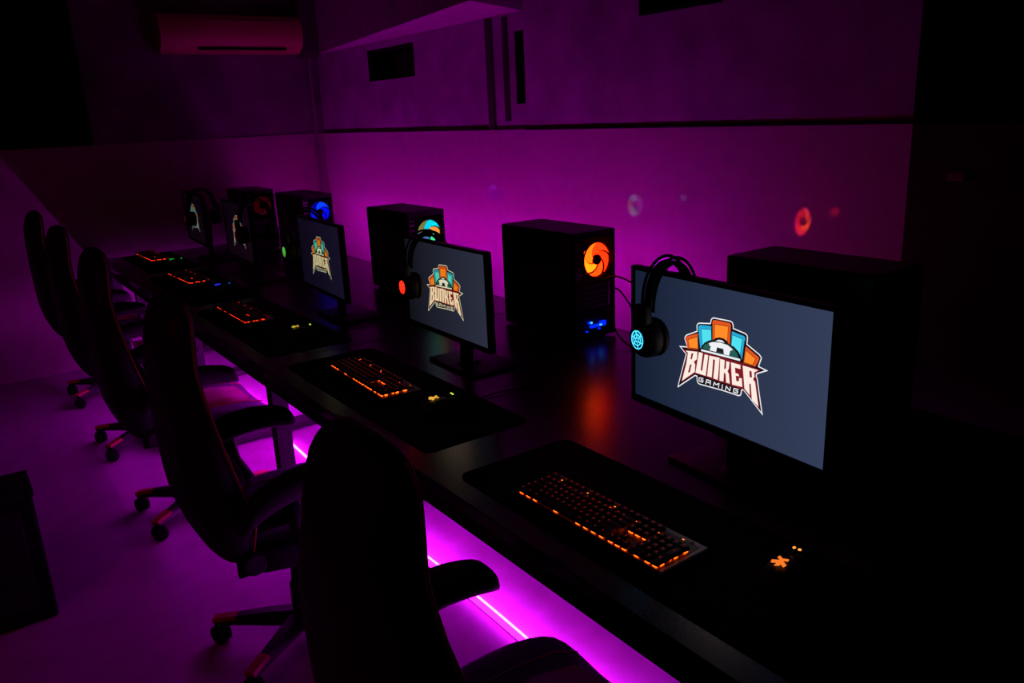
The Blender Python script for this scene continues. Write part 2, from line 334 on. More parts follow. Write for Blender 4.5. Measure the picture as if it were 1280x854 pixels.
r0 = empty('led_strip', (2.1003, 4.08, .735))
tag(r0, 'magenta light strip along the rear edge of the desks facing the wall', 'light strip', 'magenta light strips under the desks')
tl = Euler((0, math.radians(30), 0)).to_matrix()
bs = MB(); bs.box((.0075, 0, .0015), (.010, 3.7, .0012), rot=tl); bs.build('led_tape', E_back, r0)
h = MB(); h.box((.0015, 0, -.002), (.003, 3.7, .012)); h.box((.007, 0, -.0005), (.011, 3.7, .0018), rot=tl); h.build('backing', M_blk_matte, r0)
r0 = empty('led_strip', (1.40, 4.0, .7115))  # unseen strip added to flood the floor with magenta light
tag(r0, 'unseen magenta fill strip added under the desktops to light the floor', 'light strip', 'magenta light strips under the desks')
bs = MB(); bs.box((0, 0, -.004), (.008, 2.7, .006)); bs.build('led_tape', E_under_fill, r0)
h = MB(); h.box((0, 0, .0035), (.014, 2.7, .010)); h.build('backing', M_blk_matte, r0)
lamp = bpy.data.lights.new('red_glow', 'AREA'); lamp.energy = 4.0; lamp.color = (1, .03, .05); lamp.size = .5  # unseen red fill light, added to redden the far wall
lo_ = bpy.data.objects.new('red_glow', lamp); COL.objects.link(lo_); lo_.location = (-1.6, 1.2, 2.5); lo_.rotation_euler = (1.0, -.1, 0)

# ------------------------------------------------------------------ desks
DX0, DX1 = .837, 2.10
def desk(y0, y1, label, frames):
    root = empty('desk', ((DX0 + DX1) / 2, (y0 + y1) / 2, 0)); tag(root, label, 'desk', 'black desks standing end to end along the right wall')
    L = y1 - y0 - .002; W = DX1 - DX0
    t = MB(); t.box((0, 0, .735), (W, L, .03), bev=.003); t.build('tabletop', M_desk, root)
    for xx in (-W / 2 + .022, W / 2 - .04):
        a = MB(); a.box((xx, 0, .695), (.03, L - .01, .05), bev=.002); a.build('apron', M_steel, root)
    mp = MB(); mp.box((W / 2 - .070, 0, .49), (.016, L - .16, .36), bev=.002); mp.build('rear_light_shield', M_steel, root)  # unseen panel added to keep the floor strip's light off the wall
    for s in frames:
        yy = s * (L / 2 - .06)
        lf = MB()
        lf.box((-W / 2 + .07, yy, .36), (.06, .06, .62), bev=.004)
        lf.box((W / 2 - .115, yy, .36), (.06, .06, .62), bev=.004)
        lf.box((-.02, yy, .650), (W - .12, .05, .04), bev=.003)
        fr = lf.build('leg_frame', M_steel, root)
        ft = MB(); ft.box((0.01, yy, .022), (W - .10, .11, .034), bev=.006)
        for xx in (-W / 2 + .10, W / 2 - .09): ft.cyl((xx, yy, .0), (xx, yy, .01), .022, n=14)
        ft.build('foot_bar', M_steel, fr)
    return root
desk(-1.3, .45, 'black desk running out of the picture at the bottom right', (-1, 1))
desk(.45, 2.79, 'long black desk nearest the camera, holding the two nearest keyboards', (-1,))
desk(2.79, 3.96, 'black desk under the third monitor from the camera', (-1,))
desk(3.96, 5.13, 'black desk under the fourth monitor from the camera', (-1,))
desk(5.13, 6.04, 'black desk at the far end of the row', (-1, 1))

# ------------------------------------------------------------------ mats
def mouse_mat(x0, x1, y0, y1, label, rz=0):
    m = MB(); w, l, r = (x1 - x0) / 2, (y1 - y0) / 2, .025; ring = []
    for (cx, cy, a0) in ((w - r, l - r, 0), (-w + r, l - r, 90), (-w + r, -l + r, 180), (w - r, -l + r, 270)):
        for k in range(6):
            a = math.radians(a0 + k * 18); ring.append((cx + r * math.cos(a), cy + r * math.sin(a)))
    m.loft([[Vector((p[0], p[1], z)) for p in ring] for z in (0, .0035)], cap=True)
    m.tube([(p[0], p[1], .0025) for p in ring], .0016, n=6, closed=True)
    o = m.build('desk_mat', M_pad, loc=((x0 + x1) / 2, (y0 + y1) / 2, .750), rot=(0, 0, rz))
    return tag(o, label, 'desk mat', 'wide black desk mats')
mats_ = [(.90, 1.235, .53, 1.53, 'black desk mat under the nearest keyboard and orange-lit mouse', .005),
         (.905, 1.24, 1.70, 2.70, 'black desk mat under the second keyboard and the yellow-lit mouse', 0),
         (.90, 1.24, 2.86, 3.86, 'black desk mat under the third keyboard and the lime-lit mouse', 0),
         (.93, 1.26, 4.00, 5.00, 'black desk mat under the fourth keyboard and the blue-lit mouse', 0),
         (.97, 1.28, 5.16, 5.98, 'black desk mat under the farthest keyboard and the green-lit mouse', 0)]
for a in mats_: mouse_mat(*a)

# ------------------------------------------------------------------ keyboards
U = .0186
def layout():
    rows = []
    def row(r, items):
        x = 0
        for it in items:
            if it < 0: x += -it
            else: rows.append((x + it / 2, r, it, 1)); x += it
    row(0, [1, -1, 1, 1, 1, 1, -.5, 1, 1, 1, 1, -.5, 1, 1, 1, 1, -.25, 1, 1, 1])
    row(1.15, [1] * 13 + [2, -.25, 1, 1, 1, -.25, 1, 1, 1, 1])
    row(2.15, [1.5] + [1] * 12 + [1.5, -.25, 1, 1, 1, -.25, 1, 1, 1])
    row(3.15, [1.75] + [1] * 11 + [2.25, -3.5, 1, 1, 1])
    row(4.15, [2.25] + [1] * 10 + [2.75, -1.25, 1, -1.25, 1, 1, 1])
    row(5.15, [1.25, 1.25, 1.25, 6.25, 1.25, 1.25, 1.25, 1.25, -.25, 1, 1, 1, -.25, 2, 1])
    rows.append((22, 2.65, 1, 2)); rows.append((22, 4.65, 1, 2))
    return rows
KEYS = layout()
E_key = emit('key_led_orange', (1.0, .062, .003, 1), 9.0)
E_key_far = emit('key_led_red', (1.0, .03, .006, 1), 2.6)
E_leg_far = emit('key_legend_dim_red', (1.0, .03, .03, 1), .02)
E_leg = emit('key_legend_red', (1.0, .05, .03, 1), .13)
E_key_hot = emit('key_led_lock', (1.0, .22, .02, 1), 1.6)
def make_keyboard():
    root = empty('keyboard', (0, 0, 0))
    # local: x = depth (front edge at 0, towards the wall +), y: far end + (left of user), z up
    W, D = .440, .137
    b = MB(); b.box((D / 2, 0, .009), (D, W, .016), bev=.003); b.build('case', M_blk, root)
    p = MB(); p.box((D / 2 + .003, 0, .0178), (D - .008, W - .006, .0016)); p.build('top_plate', M_kbplate, root)
    k0 = W / 2 - .0075; caps = MB(); led = MB(); leg = MB(); wl = MB()
    wl.box((.0075 + 3.1 * U, k0 - 11.25 * U, .0189), (6.35 * U, 22.7 * U, .0008)); wl.build('key_well', M_kbwell, root)
    rnd = random.Random(3)
    for (cx, r, wu, hu) in KEYS:
        y = k0 - cx * U; rr = 5.65 - r if hu == 1 else 5.65 - r
        x = .0075 + rr * U
        tilt = (2.6 - r) * .045
        a, c = wu * U - .0012, hu * U - .0012; z0, z1 = .0232, .0312 + .0006 * abs(r - 3)
        vs = [(x - c / 2, y - a / 2, z0), (x + c / 2, y - a / 2, z0), (x + c / 2, y + a / 2, z0), (x - c / 2, y + a / 2, z0)]
        i = .0024
        dz = tilt * (c / 2)
        vs += [(x - c / 2 + i * .8, y - a / 2 + i, z1 - dz * -1), (x + c / 2 - i * 1.3, y - a / 2 + i, z1 + dz * -1), (x + c / 2 - i * 1.3, y + a / 2 - i, z1 + dz * -1), (x - c / 2 + i * .8, y + a / 2 - i, z1 - dz * -1)]
        caps.add(vs, [(0, 3, 2, 1), (4, 5, 6, 7), (0, 1, 5, 4), (1, 2, 6, 5), (2, 3, 7, 6), (3, 0, 4, 7)])
        caps.box((x, y, .0212), (.006, .006, .004))
        lw = .0105 if wu < 2.5 else .012
        led.box((x - c / 2 + .0045, y, .0206), (.0042, lw * .95, .0022))
        if cx > 21.5: led.box((x - .001, y - a / 2 + .0035, .0206), (.009, .003, .0022))
        if wu < 6:
            leg.box((x + .0015, y + (a / 2 - .0062 if wu > 1.3 else .0005), z1 + .0003), (.0034 + rnd.random() * .0012, .0030 + rnd.random() * .0012, .0003))
    caps.build('keycaps', M_keycap, root); led.build('key_backlight', E_key, root); leg.build('key_legends', E_leg, root)
    for (cx, r) in ((2.3, 1.0), (6.9, 1.0), (11.4, 1.0)):
        hot = MB(); hot.box((.0075 + (5.65 - r) * U + .009, k0 - cx * U, .0318), (.0026, .0034, .0008)); hot.build('status_light', E_key_hot, root)
    hot = MB(); hot.box((D - .013, k0 - 20.4 * U, .0193), (.003, .004, .001)); hot.build('status_light', E_key_hot, root)
    lg = MB(); lg.tube([(D - .012 + .004 * math.cos(t), -W / 2 + .03 + .006 * math.sin(t), .0190) for t in [i * .5 for i in range(10)]], .0009, n=5)
    lg.build('emblem', M_blk, root)
    return root
kb = make_keyboard()
kspots = [(.9265, 1.1185, .026, 'keyboard nearest the camera, orange light showing under its keys'),
          (.987, 2.318, -.035, 'second keyboard from the camera, orange-lit, beside the yellow-lit mouse'),
          (.967, 3.575, .0, 'third keyboard from the camera, thin red glow along its front edge'),
          (1.02, 4.70, .03, 'fourth keyboard from the camera, red glow partly hidden behind a chair'),
          (1.045, 5.70, .03, 'farthest keyboard, red glow at the end of the desk row')]
for i, (x, y, rz, lb) in enumerate(kspots):
    o = kb if i == 0 else copy_tree(kb)
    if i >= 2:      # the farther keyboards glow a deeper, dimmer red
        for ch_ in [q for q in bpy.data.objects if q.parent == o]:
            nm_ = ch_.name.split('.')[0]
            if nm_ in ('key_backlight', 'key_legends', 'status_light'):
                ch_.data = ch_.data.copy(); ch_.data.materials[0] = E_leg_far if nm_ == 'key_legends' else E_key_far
    o.location = (x, y, .7545); o.rotation_euler = (0, 0, rz)
    tag(o, lb, 'keyboard', 'backlit keyboards on the desks')

# ------------------------------------------------------------------ mice
def make_mouse(x, y, rz, colA, colB, s, label, word):
    root = empty('computer_mouse', (x, y, .7538), rz); tag(root, label, 'mouse', 'lit computer mice on the desks')
    m = MB(); rings = []
    for (t, w, h) in ((-.060, .012, .010), (-.056, .026, .022), (-.04, .034, .036), (-.012, .033, .0415), (.018, .031, .037), (.045, .031, .027), (.058, .027, .018), (.062, .018, .010)):
        ring = []
        for k in range(16):
            a = 2 * PI * k / 16; c, sn = math.cos(a), math.sin(a)
            yy = w * math.copysign(abs(c) ** .75, c); zz = h * max(0, math.copysign(abs(sn) ** .7, sn)) if sn > 0 else .0015
            ring.append(Vector((t, yy, max(zz, .0015))))
        rings.append(ring)
    m.loft(rings); body = m.build('body', M_blk, root, smooth='all', subd=1)
    bt = MB()
    for sgn in (-1, 1): bt.box((.036, sgn * .0155, .0315), (.044, .026, .004), bev=.0015, rot=Euler((0, .24, 0)).to_matrix())
    bt.build('button', M_blk_matte, root)
    wh = MB(); wh.cyl((.037, -.004, .034), (.037, .004, .034), .0095, n=18); wh.build('wheel', M_blk_matte, root)
    ew = emit('mouse_wheel_' + word, colB, s)
    gl = MB()
    for sgn in (-1, 1): gl.lathe((.034, sgn * .0052, .0415), (0, 0, 1), [(.0034, 0), (.0030, .0018), (.0014, .0026)], n=12)
    gl.build('wheel_light', ew, root)
    el = MB(); z = .0425
    for pl in ([(-.040, .003), (-.018, .001), (-.014, -.003), (-.036, -.004)], [(-.036, .012), (-.030, .014), (-.022, .001), (-.028, -.002)],
               [(-.036, -.012), (-.029, -.014), (-.021, -.001), (-.028, .001)], [(-.016, .010), (-.010, .009), (-.016, .0), (-.022, .001)], [(-.016, -.010), (-.011, -.009), (-.015, -.001), (-.021, 0)]):
        n = len(pl)
        def zz(px): return .0375 + .004 * (1 - ((px + .012) / .035) ** 2)
        el.loft([[Vector((p[0], p[1], zz(p[0]))) for p in pl], [Vector((p[0], p[1], zz(p[0]) + .0022)) for p in pl]])
    el.build('emblem', emit('mouse_emblem_' + word, colA, s * .8), root)
    cb = MB(); cb.tube([(.06, 0, .008), (.09, .004, .003), (.18, .03, .0015), (.34, .03, .001 )], .0019, n=6); cb.build('cable', M_blk_matte, root)
for a in ((1.125, .770, .12, (1, .20, .02, 1), (1, .33, .06, 1), 1.25, 'orange-lit black mouse on the nearest mat', 'orange'),
          (1.098, 1.940, -.12, (1, .50, .06, 1), (.80, 1, .08, 1), 1.0, 'yellow-lit black mouse beside the second keyboard', 'yellow'),
          (1.110, 3.062, -.25, (.60, .45, .03, 1), (.62, 1.0, .05, 1), 1.0, 'lime-lit black mouse beside the third keyboard', 'lime'),
          (1.137, 4.228, -.25, (.02, .04, 1, 1), (.02, .18, 1, 1), 1.0, 'blue-lit black mouse beside the fourth keyboard', 'blue'),
          (1.166, 5.312, -.4, (.02, .45, .02, 1), (.04, 1, .03, 1), 1.0, 'green-lit black mouse beside the farthest keyboard', 'green')):
    make_mouse(*a)

# ------------------------------------------------------------------ monitors
def inset(P, d):
    n = len(P); area = sum(P[i][0] * P[(i + 1) % n][1] - P[(i + 1) % n][0] * P[i][1] for i in range(n)); sg = 1 if area > 0 else -1
    out = []
    for i in range(n):
        a, b, c = P[i - 1], P[i], P[(i + 1) % n]
        e1 = Vector((b[0] - a[0], b[1] - a[1])).normalized(); e2 = Vector((c[0] - b[0], c[1] - b[1])).normalized()
        n1 = Vector((-e1.y, e1.x)) * sg; n2 = Vector((-e2.y, e2.x)) * sg
        k = 1 + n1.dot(n2); v = (n1 + n2) * (d / max(k, .12))
        out.append((b[0] + v.x, b[1] + v.y))
    return out
def make_monitor(x, y, rz, bright, back, tint, label, rank, sc=1.0):
    """bright: viewing-angle dimming put into the emblem; back: screen colours at far and near ends, falloff included"""
    root = empty('monitor', (x, y, .75), rz); root.scale = (1, sc, sc); tag(root, label, 'monitor', 'monitors showing the same emblem')
    SW, V0, V1 = .281, .144, .460
    b = MB(); zc = (V0 + V1) / 2
    # slim front bezel, deeper housing behind
    for (c, d) in (((.004, 0, V0 - .009), (.022, 2 * SW + .024, .018)), ((.004, 0, V1 + .005), (.022, 2 * SW + .024, .010)),
                   ((.004, -SW - .006, zc), (.022, .012, V1 - V0 + .01)), ((.004, SW + .006, zc), (.022, .012, V1 - V0 + .01))):
        b.box(c, d, bev=.002)
    b.build('bezel', M_blk, root)
    h = MB(); rings = []
    for (dx, sw, z0, z1) in ((.004, SW + .010, V0 - .016, V1 + .008), (.018, SW + .009, V0 - .015, V1 + .007), (.036, SW * .80, V0 + .02, V1 - .03), (.062, SW * .45, V0 + .05, V1 - .08)):
        rings.append([Vector((dx, -sw, z0)), Vector((dx, sw, z0)), Vector((dx, sw, z1)), Vector((dx, -sw, z1))])
    h.loft(rings); h.build('back_housing', M_blk_matte, root)
    # screen: dark slate blue, viewing-angle falloff painted into the emission, lighter towards the near end
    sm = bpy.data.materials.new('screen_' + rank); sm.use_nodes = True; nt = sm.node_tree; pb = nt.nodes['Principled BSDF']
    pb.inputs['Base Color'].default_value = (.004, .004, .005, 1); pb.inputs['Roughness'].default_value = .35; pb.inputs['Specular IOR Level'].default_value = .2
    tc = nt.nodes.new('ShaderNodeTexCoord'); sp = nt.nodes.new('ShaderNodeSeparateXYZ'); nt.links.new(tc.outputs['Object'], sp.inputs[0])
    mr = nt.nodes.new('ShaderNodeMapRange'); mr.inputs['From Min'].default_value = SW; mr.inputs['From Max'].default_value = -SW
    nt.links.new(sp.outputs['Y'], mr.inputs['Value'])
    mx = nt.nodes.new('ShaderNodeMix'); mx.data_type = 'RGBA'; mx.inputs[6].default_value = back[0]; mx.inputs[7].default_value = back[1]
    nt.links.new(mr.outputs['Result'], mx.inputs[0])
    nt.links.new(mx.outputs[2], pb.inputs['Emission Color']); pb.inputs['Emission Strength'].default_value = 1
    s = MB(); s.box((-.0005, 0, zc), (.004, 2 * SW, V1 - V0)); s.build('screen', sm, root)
    # emblem shown on the screen
    lg = MB(); cache = {}
    def lm(key, c):
        nm = 'emblem_%s_%s' % (key, rank)
        if nm not in cache:
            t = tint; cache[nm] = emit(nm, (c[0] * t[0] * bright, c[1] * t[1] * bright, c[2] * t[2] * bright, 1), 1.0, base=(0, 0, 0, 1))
        return cache[nm]
    white, dark = lm('white', rgb(238, 240, 245)), lm('dark', rgb(22, 12, 20))
    cols = {'or': lm('orange_edge', rgb(226, 84, 32)), 'oi': lm('orange', rgb(255, 140, 40)), 'oline': lm('orange_line', rgb(120, 40, 22)),
            'be': lm('blue_edge', rgb(40, 170, 215)), 'bi': lm('blue', rgb(80, 226, 240)), 'bline': lm('blue_line', rgb(12, 88, 120)),
            'green': lm('green', rgb(38, 92, 84)), 'maroon': lm('maroon', rgb(128, 26, 34)), 'letter': lm('letter', rgb(255, 236, 226)), 'door': lm('door', rgb(34, 32, 38))}
    lay = [0]
    def put(P, m):
        lay[0] += 1; xx = -.0027 - lay[0] * .00006
        lg.poly([(xx, -(p[0] + 14) / 1000.0, p[1] / 1000.0) for p in P], m)
    L = LOGO
    put(L['outline'], white); put(inset(L['outline'], 2.5), dark)
    for c, e, i, l in (('a', 'or', 'oi', 'oline'), ('e', 'or', 'oi', 'oline'), ('b', 'be', 'bi', 'bline'), ('d', 'be', 'bi', 'bline'), ('c', 'or', 'oi', 'oline')):
        put(L['card_' + c], cols[e]); put(L['card_%s2' % c], cols[l]); put(inset(L['card_%s2' % c], 1.3), cols[i])
    for k in ('sep_bc', 'sep_cd', 'sep_ab', 'sep_de'):
        P = L[k]; cxm = sum(p[0] for p in P) / len(P); put([(cxm + (p[0] - cxm) * .62, p[1]) for p in P], dark)
    put(L['dome'], dark); put(L['dome_green'], cols['green']); put(L['arch'], white); put(L['cap'], white); put(L['door'], cols['door']); put(L['base'], white)
    put(L['block'], cols['maroon'])
    for k in ('B', 'U', 'N', 'K', 'E', 'R'): put(inset(L[k], .55), cols['letter'])
    for k in ('B_h1', 'B_h2', 'R_h'): put(L[k], cols['maroon'])
    for P in L['strokes'].values():
        for i in range(len(P) - 1):
            a, b_ = Vector(P[i]), Vector(P[i + 1]); d = (b_ - a).normalized(); n = Vector((-d.y, d.x)) * 1.15; e = d * .9
            lay[0] -= 1; put([a - e + n, b_ + e + n, b_ + e - n, a - e - n], white)
    lg.build('emblem', None, root)
    nk = MB(); nk.box((.075, 0, .13), (.022, .06, .25), bev=.006, rot=Euler((0, .06, 0)).to_matrix()); nk.box((.058, 0, .27), (.04, .09, .09), bev=.006); nk.build('stand_neck', M_blk, root)
    st = MB(); st.box((.105, .01, .006), (.20, .32, .011), bev=.005)
    st.lathe((.078, 0, .008), (0, 0, 1), [(.045, 0), (.045, .006), (.036, .010), (.02, .012)], n=20)
    st.build('stand_base', M_blk, root, smooth=True)
    return root
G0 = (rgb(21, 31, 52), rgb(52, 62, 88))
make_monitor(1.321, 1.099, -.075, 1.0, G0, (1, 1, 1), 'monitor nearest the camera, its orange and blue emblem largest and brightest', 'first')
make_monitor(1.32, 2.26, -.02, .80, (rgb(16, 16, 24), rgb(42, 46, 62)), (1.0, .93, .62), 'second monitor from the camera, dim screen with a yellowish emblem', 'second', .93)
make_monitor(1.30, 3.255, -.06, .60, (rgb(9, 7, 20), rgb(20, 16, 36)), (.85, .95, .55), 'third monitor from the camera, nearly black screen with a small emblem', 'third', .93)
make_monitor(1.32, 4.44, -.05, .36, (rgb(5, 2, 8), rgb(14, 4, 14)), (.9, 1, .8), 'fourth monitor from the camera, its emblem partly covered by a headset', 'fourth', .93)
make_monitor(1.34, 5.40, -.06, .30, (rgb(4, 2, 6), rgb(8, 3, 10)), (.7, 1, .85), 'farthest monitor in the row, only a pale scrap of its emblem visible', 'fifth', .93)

# ------------------------------------------------------------------ headsets
def make_headset(x, y, z, led, word, label, rz=0.0, span=.085, tall=.17, s=1.6):
    """hangs over the top edge of a monitor; origin at the top of the band, cups in front (-x) and behind (+x)"""
    root = empty('headset', (x, y, z), rz); tag(root, label, 'headset', 'headsets hanging on the monitors')
    def arc(dy, k=1.0, drop=tall):
        pts = []
        for i in range(25):
            a = PI * i / 24
            pts.append((-span * k * math.cos(a), dy, -drop * .62 * (1 - math.sin(a) ** .9) - (1 - k) * .09))
        return pts
    o = MB(); o.tube(arc(-.016), .0036, n=8); o.tube(arc(.016), .0036, n=8); o.build('outer_band', M_blk, root, smooth='all')
    c = MB(); P = arc(0, .90)
    c.loft([[Vector((p[0], -.019, p[2])), Vector((p[0], .019, p[2])), Vector((p[0] * .95, .019, p[2] - .006)), Vector((p[0] * .95, -.019, p[2] - .006))] for p in P]); c.build('inner_strap', M_leather, root)
    for sgn in (-1, 1):
        cx = sgn * (span + .004); cz = -tall - .012
        cup = MB(); ax = (sgn, 0, .05)
        cup.lathe((cx - sgn * .022, 0, cz), ax, [(.041, 0), (.046, .006), (.046, .024), (.040, .036), (.026, .043), (.01, .044)], n=28)
        cup.box((cx + sgn * .006, 0, cz + .058), (.02, .046, .045), bev=.006)
        q = cup.build('ear_cup', M_blk, root, smooth=True)
        cu = MB(); cu.lathe((cx - sgn * .024, 0, cz), (-sgn, 0, 0), [(.044, 0), (.046, .006), (.042, .014), (.030, .017), (.02, .014)], n=24); cu.build('ear_cushion', M_leather, q, smooth='all')
        # lit round mesh on the outside of the cup: rings and spokes
        em = emit('headset_led_' + word, led, s); g = MB(); fx = cx + sgn * .0205
        for r in (.021, .013, .005):
            g.tube([(fx + sgn * .0015, r * math.cos(t * PI / 10), cz + r * math.sin(t * PI / 10)) for t in range(20)], .0014, n=6, closed=True)
        for t in range(6):
            a = t * PI / 3 + .2
            g.tube([(fx + sgn * .0015, .004 * math.cos(a), cz + .004 * math.sin(a)), (fx + sgn * .0018, .013 * math.cos(a + .25), cz + .013 * math.sin(a + .25)), (fx + sgn * .0015, .021 * math.cos(a), cz + .021 * math.sin(a))], .0012, n=6)
        g.build('lit_grille', em, q)
    return root
make_headset(1.335, 1.262, 1.256, (.06, .62, 1, 1), 'cyan', 'headset with a cyan glowing ear cup, hanging on the nearest monitor', -.15, span=.066)
make_headset(1.335, 2.385, 1.215, (1, .012, .004, 1), 'red', 'headset with an orange-red glowing ear cup, on the second monitor', -.1, span=.076, s=4.5)
make_headset(1.315, 3.42, 1.225, (.12, .9, .08, 1), 'green', 'headset with a green glowing ear cup, on the third monitor', -.1, s=.5)
make_headset(1.335, 4.17, 1.222, (.20, .01, .01, 1), 'dim_red', 'unlit headset hanging across the screen of the fourth monitor', -.05, s=.08)
make_headset(1.355, 5.25, 1.220, (.20, .02, .02, 1), 'dim_rose', 'headset hanging across the face of the farthest monitor', 0, s=.1)

# ------------------------------------------------------------------ computer towers (rear panels face the camera)
E_fan = emit('fan_orange', (1, .10, .006, 1), 1.7)
def make_tower(x0, y0, label, kind, W=.20, L=.43, Hh=.41, rz=0.0):
    """near (rear) face at y0, wall side at x0+W"""
    root = empty('computer_tower', (x0 + W / 2, y0 + L / 2, .75), rz); tag(root, label, 'computer tower', 'computer towers at the back of the desks')
    w, l = W / 2, L / 2; T = .004
    s = MB()
    s.box((0, 0, Hh - T / 2), (W, L, T), bev=.001); s.box((0, 0, .012), (W, L, T)); s.box((-w + T / 2, 0, (Hh + .012) / 2), (T, L, Hh - .012))
    s.box((w - T / 2, 0, (Hh + .012) / 2), (T, L, Hh - .012)); s.box((0, 0, (Hh) / 2), (W - 2 * T, T, Hh - .02))      # motherboard bulkhead
    # rear frame bars around the openings
    yr = -l + .004
    s.box((0, yr, Hh - .012), (W, .006, .024)); s.box((-w + .006, yr, Hh / 2), (.012, .006, Hh - .02)); s.box((w - .005, yr, Hh / 2), (.010, .006, Hh - .02))
    s.box((.0, yr, .222), (W, .006, .010)); s.box((0, yr, .105), (W, .006, .012)); s.box((-w + .046, yr, .31), (.004, .006, .17))
    s.build('case', M_blk, root)
    fp = MB(); fp.box((0, l + .010, Hh / 2 + .004), (W, .022, Hh - .008), bev=.006)
    for k in range(7): fp.box((0, l + .022, .08 + k * .045), (W * .7, .004, .012), bev=.001)
    fp.build('front_panel', M_blk, root)
    sp = MB(); sp.box((-w - .002, 0, Hh / 2 + .004), (.004, L - .02, Hh - .02), bev=.0015); sp.build('side_panel', M_black_gap, root)
    for (fx, fy) in ((-1, -1), (1, -1), (-1, 1), (1, 1)):
        q = MB(); q.cyl((fx * (w - .03), fy * (l - .05), 0), (fx * (w - .03), fy * (l - .05), .011), .014, .016, n=14); q.build('foot', M_blk_matte, root)
    # exhaust fan
    fz = Hh - .108; fxx = w - .084; R_ = .0625
    fr = MB()
    fr.tube([(fxx + .0665 * math.cos(t * PI / 20), yr, fz + .0665 * math.sin(t * PI / 20)) for t in range(40)], .0035, n=6, closed=True)
    for sx in (-1, 1):
        for sz in (-1, 1): fr.box((fxx + sx * .053, yr + .002, fz + sz * .053), (.014, .006, .014))
    fan = fr.build('exhaust_fan', M_blk, root)
    hb = MB(); hb.lathe((fxx, yr - .001, fz), (0, -1, 0), [(.0, -.012), (.0195, -.012), (.0195, .0), (.016, .0025), (.004, .003)], n=24); hb.build('hub', M_blk_matte, fan)
    if kind in ('orange', 'rainbow', 'blue', 'dimred'):
        rot0 = .3
        for k in range(5):
            bl = MB(); outer = []; inner = []
            for i in range(13):
                u = i / 12; r = .018 + (R_ - .018) * u; a = rot0 + 2 * PI * k / 5 - 1.25 * u ** .9
                outer.append((r, a))
            e = 2 * PI / 5 - .17
            r0 = [[Vector((fxx + r * math.cos(a + e * q / 8 + (.0 if q < 8 else 0) + (.05 * (1 - (r / R_)) if False else 0)), yr + .004 + .006 * q / 8, fz + r * math.sin(a + e * q / 8))) for q in range(9)] for (r, a) in outer]
            vs = [p for row_ in r0 for p in row_]; fs = [(i * 9 + q, i * 9 + q + 1, (i + 1) * 9 + q + 1, (i + 1) * 9 + q) for i in range(12) for q in range(8)]
            bl.add(vs, fs)
            if kind == 'orange': mm = emit('fan_orange_%d' % k, [(1, .010, .001, 1), (1, .012, .001, 1), (1, .035, .001, 1), (1, .055, .001, 1), (1, .018, .001, 1)][(k) % 5], [6, 6, 8, 9, 7][k])
            elif kind == 'rainbow': mm = emit('fan_rainbow_%d' % k, [(1, .28, .04, 1), (.0, .75, 1, 1), (.55, .55, .12, 1), (.12, .3, .8, 1), (.05, .9, .35, 1)][k], [1.1, .9, .35, .5, .9][k])
            elif kind == 'blue': mm = emit('fan_blue_%d' % k, [(.0, .004, 1, 1), (0, .05, 1, 1), (0, .0, .5, 1), (0, .01, .9, 1), (0, .0, .9, 1)][k], [.75, 1.0, .6, .6, .9][k])
            else: mm = emit('fan_dimred', (.12, .002, .006, 1), .2)
            o = bl.build('blade', mm, fan)
            sd = o.modifiers.new('thick', 'SOLIDIFY'); sd.thickness = .0015
    # port shield beside the fan, with ports
    io = MB(); io.box((-w + .028, yr + .004, .31), (.030, .004, .15))
    sh = io.build('port_shield', M_io, root)
    po = MB()
    for k in range(6): po.box((-w + .028, yr - .001, .268 + k * .022), (.018, .010, .010 if k % 2 else .006), bev=.001)
    po.build('ports', M_blk_matte, sh)
    ex = MB()
    for k in range(5): ex.box((-.012, yr + .002, .126 + k * .019), (W - .06, .003, .012), bev=.0008)
    ex.build('slot_covers', mat('dark_slot_steel', (.10, .08, .10, 1), .4, metal=.5), root)
    br = MB(); br.box((w - .030, yr - .001, .168), (.011, .006, .09), bev=.001); br.build('slot_bracket', M_io, root)
    ps = MB(); ps.box((0, yr, .06), (W - .04, .006, .07), bev=.002); ps.tube([(-.03 + .03 * math.cos(t * PI / 12), yr - .004, .06 + .03 * math.sin(t * PI / 12)) for t in range(24)], .0015, n=5, closed=True)
    ps.box((.055, yr - .004, .06), (.028, .006, .022), bev=.002); ps.build('power_supply', M_blk, root)
    return root, w, l, yr
r_, w_, l_, yr_ = make_tower(1.85, 1.055, 'black computer tower nearest the camera, standing behind the nearest monitor', 'off', W=.215, L=.45)
r_, w_, l_, yr_ = make_tower(1.83, 2.20, 'black computer tower with a glowing orange fan, second from the camera', 'orange')
bm_ = emit('port_blue', (.0, .02, 1, 1), 1.0); bb = MB()
for (dx, dz, sx, sz) in ((-.045, .052, .016, .010), (-.02, .036, .05, .012), (.018, .040, .03, .020), (-.06, .020, .008, .006), (.0, .022, .010, .006)):
    bb.box((dx + .01, yr_ - .012, dz + .02), (sx, .010, sz), bev=.003)
bb.build('blue_usb_lights', bm_, r_)
bb = MB(); bb.box((.012, yr_ - .019, .058), (.012, .006, .006), bev=.002); bb.box((-.034, yr_ - .019, .073), (.009, .006, .007), bev=.002); bb.build('status_light', emit('port_cyan', (.05, .45, 1, 1), 1.6), r_)
make_tower(1.775, 3.34, 'black computer tower with a rainbow-lit fan, third from the camera', 'rainbow', L=.41)
make_tower(1.80, 4.72, 'black computer tower with a blue-lit fan, fourth from the camera', 'blue')
make_tower(1.70, 5.48, 'black computer tower at the far end with a dim red fan', 'dimred', L=.37, Hh=.41)

